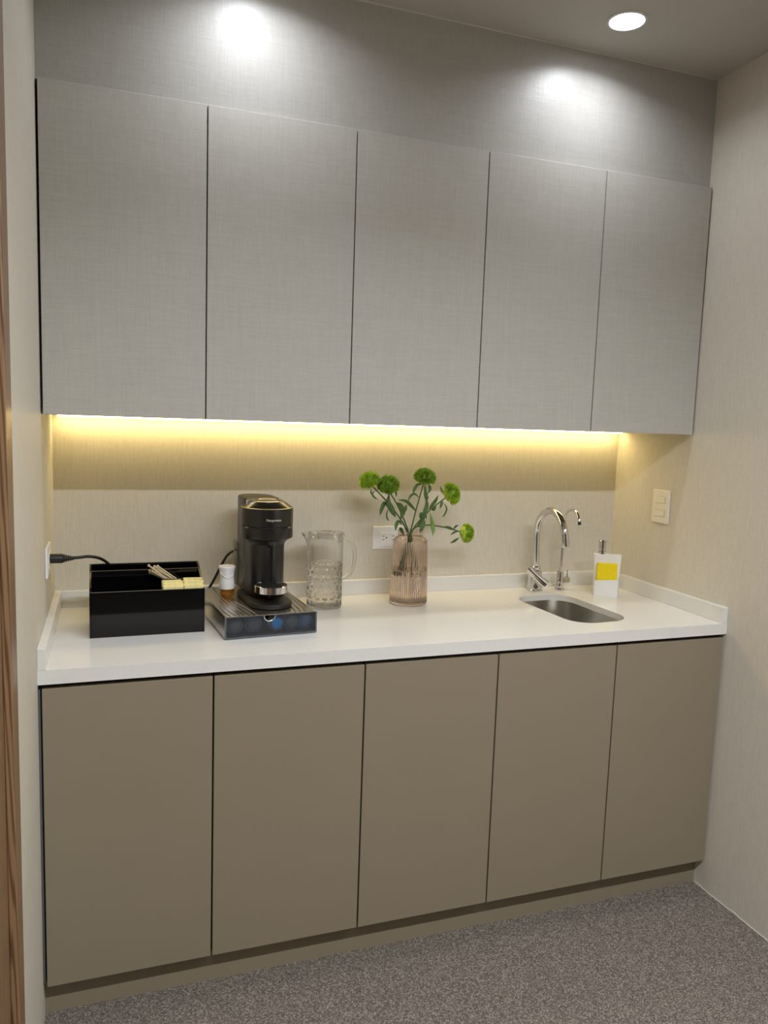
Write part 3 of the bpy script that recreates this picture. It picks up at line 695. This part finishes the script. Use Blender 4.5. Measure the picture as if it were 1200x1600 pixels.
def lip2(r, z, a):
    return lip(r, z, a)
bm = bmesh.new()
no = len(zs)+3+5
rings = []
seg = 112
for idx, (r, z) in enumerate(prof):
    if r < 1e-6: rings.append([bm.verts.new((0, 0, z))]); continue
    ring = []
    for i in range(seg):
        a = 2*PI*i/seg
        if idx < no: rr = lip(r, z, a)
        else: rr = r+(0.018*max(0.0, math.cos(a-PI))**14*((z-0.205)/0.035) if z > 0.205 else 0)
        ring.append(bm.verts.new((rr*math.cos(a), rr*math.sin(a), z)))
    rings.append(ring)
for p, q in zip(rings, rings[1:]):
    for i in range(seg):
        j = (i+1) % seg
        if len(p) == 1: bm.faces.new((p[0], q[j], q[i]))
        elif len(q) == 1: bm.faces.new((p[i], p[j], q[0]))
        else: bm.faces.new((p[i], p[j], q[j], q[i]))
bmesh.ops.recalc_face_normals(bm, faces=bm.faces[:])
obj('body', bm, 'clear', t, smooth=60)
ang = math.radians(-8)
hp = path([(0.0565, 0, 0.218), (0.072, 0, 0.217), (0.088, 0, 0.203), (0.0965, 0, 0.170), (0.0920, 0, 0.130), (0.078, 0, 0.104), (0.0575, 0, 0.090)], 7)
bm = T(hp, 0.0062, 14); bm.transform(Matrix.Rotation(ang, 4, 'Z'))
obj('handle', bm, 'clear', t, smooth=60)
obj('water', lathe(bmesh.new(), [(0, 0.0076), (R1-0.0085, 0.0086), (R1-0.0046, 0.014), (R1-0.0041, 0.1), (R1-0.0029, 0.1435), (0, 0.1440)], 64), 'water', t, smooth=50)
ld = obj('lid', lathe(bmesh.new(), [(0, 0.213), (0.0520, 0.213), (0.0530, 0.215), (0.0535, 0.232), (0.0555, 0.2370), (0.0555, 0.2395), (0.0505, 0.2400), (0.0485, 0.2250), (0, 0.2240)], 64), 'clear', t, smooth=45)
obj('lid_knob', lathe(bmesh.new(), [(0.026, 0.2242), (0.026, 0.2400), (0.031, 0.2425), (0.031, 0.2445), (0.023, 0.2450), (0.022, 0.2320), (0, 0.2310)], 48), 'clear', ld, smooth=45)

# ------------------------------------------------------------------ vase
VX, VY = 1.1005, 0.4530
t = thing('vase', 'ribbed rose tinted glass vase holding the green flowers', 'vase', (VX, VY, ZT))
def flute(r, z, a): return r+0.00035*math.cos(a*56)
bm = bmesh.new(); seg = 224
prof = [(0, 0.0), (0.056, 0.0), (0.0615, 0.004), (0.0632, 0.012), (0.0625, 0.03), (0.0600, 0.12), (0.0570, 0.205), (0.0555, 0.2140), (0.0500, 0.2200), (0.0425, 0.2235), (0.0415, 0.227), (0.0418, 0.236), (0.0435, 0.2425),
        (0.0418, 0.2435), (0.0400, 0.236), (0.0396, 0.227), (0.0405, 0.2215), (0.0480, 0.2170), (0.0525, 0.2110), (0.0540, 0.205), (0.0570, 0.12), (0.0592, 0.03), (0.0590, 0.016), (0.054, 0.012), (0, 0.011)]
rings = []
for idx, (r, z) in enumerate(prof):
    if r < 1e-6: rings.append([bm.verts.new((0, 0, z))]); continue
    amp = 0.0012 if (idx > 17 and z > 0.015 and z < 0.206) else 0.0
    rings.append([bm.verts.new(((r+amp*math.cos(2*PI*i/seg*56))*math.cos(2*PI*i/seg), (r+amp*math.cos(2*PI*i/seg*56))*math.sin(2*PI*i/seg), z)) for i in range(seg)])
for p, q in zip(rings, rings[1:]):
    for i in range(seg):
        j = (i+1) % seg
        if len(p) == 1: bm.faces.new((p[0], q[j], q[i]))
        elif len(q) == 1: bm.faces.new((p[i], p[j], q[0]))
        else: bm.faces.new((p[i], p[j], q[j], q[i]))
bmesh.ops.recalc_face_normals(bm, faces=bm.faces[:])
obj('glass', bm, 'rose', t, smooth=60)
obj('water', lathe(bmesh.new(), [(0, 0.0106), (0.0545, 0.0116), (0.0597, 0.0160), (0.0598, 0.03), (0.0578, 0.113), (0, 0.113)], 64), 'water', t, smooth=50)

# ------------------------------------------------------------------ flowers
def head_bm(c, r, d, n=1500, squash=0.82):
    """a fluffy pompom: a core with many thin blades, opened along direction d"""
    bm = bmesh.new(); d = Vector(d).normalized()
    bmesh.ops.create_icosphere(bm, subdivisions=2, radius=r*0.80)
    for v in bm.verts: v.co = c+(v.co-d*v.co.dot(d)*(1-squash))
    ga = PI*(3-math.sqrt(5)); ux = d.orthogonal().normalized(); uy = d.cross(ux)
    for i in range(n):
        z = 1-1.36*(i+0.5)/n; q = math.sqrt(max(0, 1-z*z)); a = ga*i+random.uniform(-0.15, 0.15)
        nd = (ux*q*math.cos(a)+uy*q*math.sin(a)+d*z*squash)
        L_ = r*random.uniform(0.93, 1.05)
        tip = c+nd*L_+Vector((random.uniform(-1, 1), random.uniform(-1, 1), random.uniform(-1, 1)))*r*0.06
        bs = c+nd*r*0.62
        sd = nd.orthogonal().normalized(); sd = (sd*math.cos(a*3)+nd.normalized().cross(sd)*math.sin(a*3))*r*0.042
        md = bs.lerp(tip, 0.6)
        v = [bm.verts.new(bs-sd*0.6), bm.verts.new(bs+sd*0.6), bm.verts.new(md+sd), bm.verts.new(tip), bm.verts.new(md-sd)]
        bm.faces.new(v)
    return bm
def leaf_bm(pts, wd):
    """a narrow folded leaf along a curve"""
    bm = bmesh.new(); P = path(pts, 5); n = len(P); rows = []
    for i, p in enumerate(P):
        tg = (P[min(i+1, n-1)]-P[max(i-1, 0)]).normalized(); s = tg.cross(Vector((0.25, 1, 0.2))).normalized(); nn = s.cross(tg)
        q = i/(n-1); ww = wd*max(0.04, math.sin(PI*min(1, q*0.93+0.05))**1.15)
        rows.append([bm.verts.new(p-s*ww+nn*ww*0.35), bm.verts.new(p), bm.verts.new(p+s*ww+nn*ww*0.35)])
    for a, b_ in zip(rows, rows[1:]):
        for k in (0, 1): bm.faces.new((a[k], a[k+1], b_[k+1], b_[k]))
    return bm
yv = VY
F = [  # label, head centre, radius, facing, stem way points, blades colour
 ('green pompom flower farthest left in the vase', (0.957, 0.470, 1.306), 0.0355, (-0.5, -0.3, 0.8), [(1.111, 0.470, 0.990), (1.098, .462, 1.10), (1.085, .460, 1.150), (1.040, .465, 1.215), (0.972, .470, 1.285)], 'bloom'),
 ('dark green pompom flower second from left, overlapping the leftmost', (1.012, 0.440, 1.294), 0.0380, (-0.25, -0.5, 0.8), [(1.115, 0.455, 0.990), (1.100, .458, 1.10), (1.088, .452, 1.150), (1.050, .446, 1.225), (1.018, .442, 1.272)], 'bloom_dark'),
 ('tallest green pompom flower in the middle of the bunch', (1.147, 0.462, 1.318), 0.0385, (0.05, -0.25, 1.0), [(1.085, 0.466, 0.990), (1.096, .464, 1.10), (1.106, .462, 1.150), (1.125, .462, 1.230), (1.144, .462, 1.300)], 'bloom_dark'),
 ('large round green pompom flower right of the tallest one', (1.238, 0.450, 1.266), 0.0390, (0.75, -0.35, 0.35), [(1.082, 0.452, 0.990), (1.098, .456, 1.10), (1.112, .456, 1.150), (1.160, .454, 1.205), (1.222, .450, 1.255)], 'bloom'),
 ('green pompom flower drooping low at the right of the vase', (1.298, 0.445, 1.133), 0.0335, (1.0, -0.15, -0.05), [(1.091, 0.476, 0.990), (1.102, .468, 1.10), (1.116, .464, 1.148), (1.160, .460, 1.160), (1.225, .452, 1.152), (1.282, .447, 1.136)], 'bloom'),
]
def upx(px, py, y):
    w_ = fw+rt*(px-600)/1210.97+up*(800-py)/1210.97
    k = (y-m.translation.y)/w_.y; return m.translation+w_*k
LV = [  # flower, width, list of (pixel x, pixel y, depth)
 (0, .0030, [(588, 765, .467), (582, 772, .462), (586, 778, .460), (591, 780, .458)], 'leaf'),
 (0, .0030, [(580, 764, .467), (580, 770, .462), (583, 775, .458)], 'leaf'),
 (0, .0062, [(605, 792, .465), (601, 786, .460), (596, 797, .456), (594, 806, .455)], 'leaf'),
 (0, .0025, [(607, 794, .465), (604, 804, .458), (606, 812, .452), (609, 813, .450)], 'leaf'),
 (1, .0085, [(608, 772, .444), (607, 785, .438), (612, 797, .434), (618, 806, .432)], 'leaf'),
 (1, .0090, [(626, 812, .448), (629, 800, .440), (625, 790, .436), (619, 785, .434)], 'leaf'),
 (1, .0090, [(618, 808, .447), (614, 800, .440), (609, 790, .436), (605, 782, .434)], 'leaf'),
 (1, .0030, [(617, 764, .442), (619, 770, .438), (619, 777, .436)], 'leaf'),
 (1, .0035, [(628, 806, .448), (634, 797, .440), (634, 790, .438), (632, 808, .436)], 'leaf'),
 (1, .0060, [(628, 820, .455), (623, 815, .446), (619, 822, .438), (618, 830, .434)], 'leaf'),
 (2, .0052, [(651, 800, .462), (643, 791, .456), (634, 783, .450), (621, 781, .446)], 'leaf'),
 (2, .0040, [(655, 778, .462), (648, 772, .458), (641, 776, .454), (637, 786, .452)], 'leaf'),
 (2, .0050, [(661, 756, .462), (652, 758, .457), (647, 766, .454), (645, 772, .452)], 'leaf'),
 (2, .0062, [(664, 758, .462), (665, 770, .457), (667, 780, .452), (662, 772, .450)], 'leaf'),
 (2, .0050, [(670, 757, .462), (672, 764, .456), (668, 772, .452)], 'leaf'),
 (2, .0070, [(666, 775, .458), (667, 790, .452), (664, 802, .448), (667, 811, .446)], 'leaf'),
 (3, .0058, [(670, 797, .452), (675, 790, .448), (681, 782, .446), (685, 773, .445)], 'leaf'),
 (3, .0050, [(674, 795, .452), (678, 796, .447), (682, 787, .444)], 'leaf'),
 (3, .0028, [(693, 785, .449), (698, 795, .444), (694, 805, .440), (690, 808, .438)], 'leaf'),
 (3, .0045, [(691, 780, .449), (690, 788, .444), (687, 795, .440)], 'leaf'),
 (3, .0040, [(694, 773, .449), (690, 766, .446), (688, 759, .444)], 'leaf_light'),
 (3, .0085, [(652, 822, .452), (660, 812, .444), (659, 804, .440), (655, 802, .438)], 'leaf'),
 (3, .0080, [(655, 805, .450), (661, 815, .442), (659, 826, .436), (655, 832, .432)], 'leaf'),
 (3, .0065, [(672, 801, .448), (675, 815, .440), (677, 829, .434), (676, 838, .430)], 'leaf_light'),
 (4, .0048, [(690, 824, .456), (698, 824, .450), (705, 826, .446), (709, 827, .444)], 'leaf'),
 (4, .0035, [(708, 828, .450), (712, 823, .444), (717, 820, .442)], 'leaf'),
 (4, .0035, [(704, 836, .449), (710, 832, .444), (717, 830, .442)], 'leaf'),
 (4, .0045, [(718, 840, .448), (711, 845, .443), (703, 849, .440)], 'leaf'),
 (2, .0075, [(640, 832, .452), (642, 845, .446), (640, 838, .440), (642, 834, .436)], 'leaf'),
 (0, .0055, [(632, 838, .458), (627, 828, .448), (624, 824, .440)], 'leaf'),
]
fl_objs = []
for (lb, hc, r, d, st, mt_) in F:
    base = Vector(st[0]); t = thing('pompom_flower', lb, 'flower', base, 0, 'green pompom flowers in the vase')
    P = path([Vector(p)-base for p in st], 6)
    obj('stem', T(P, lambda s: 0.0030-0.0008*s, 8), 'stem', t, smooth=60)
    obj('flower_head', head_bm(Vector(hc)-base, r, d), mt_, t)
    fl_objs.append((t, base))
for (k, wd, pts, mt_) in LV:
    t, base = fl_objs[k]
    obj('leaf', leaf_bm([upx(*p)-base for p in pts], wd*1.08), mt_, t, smooth=60)
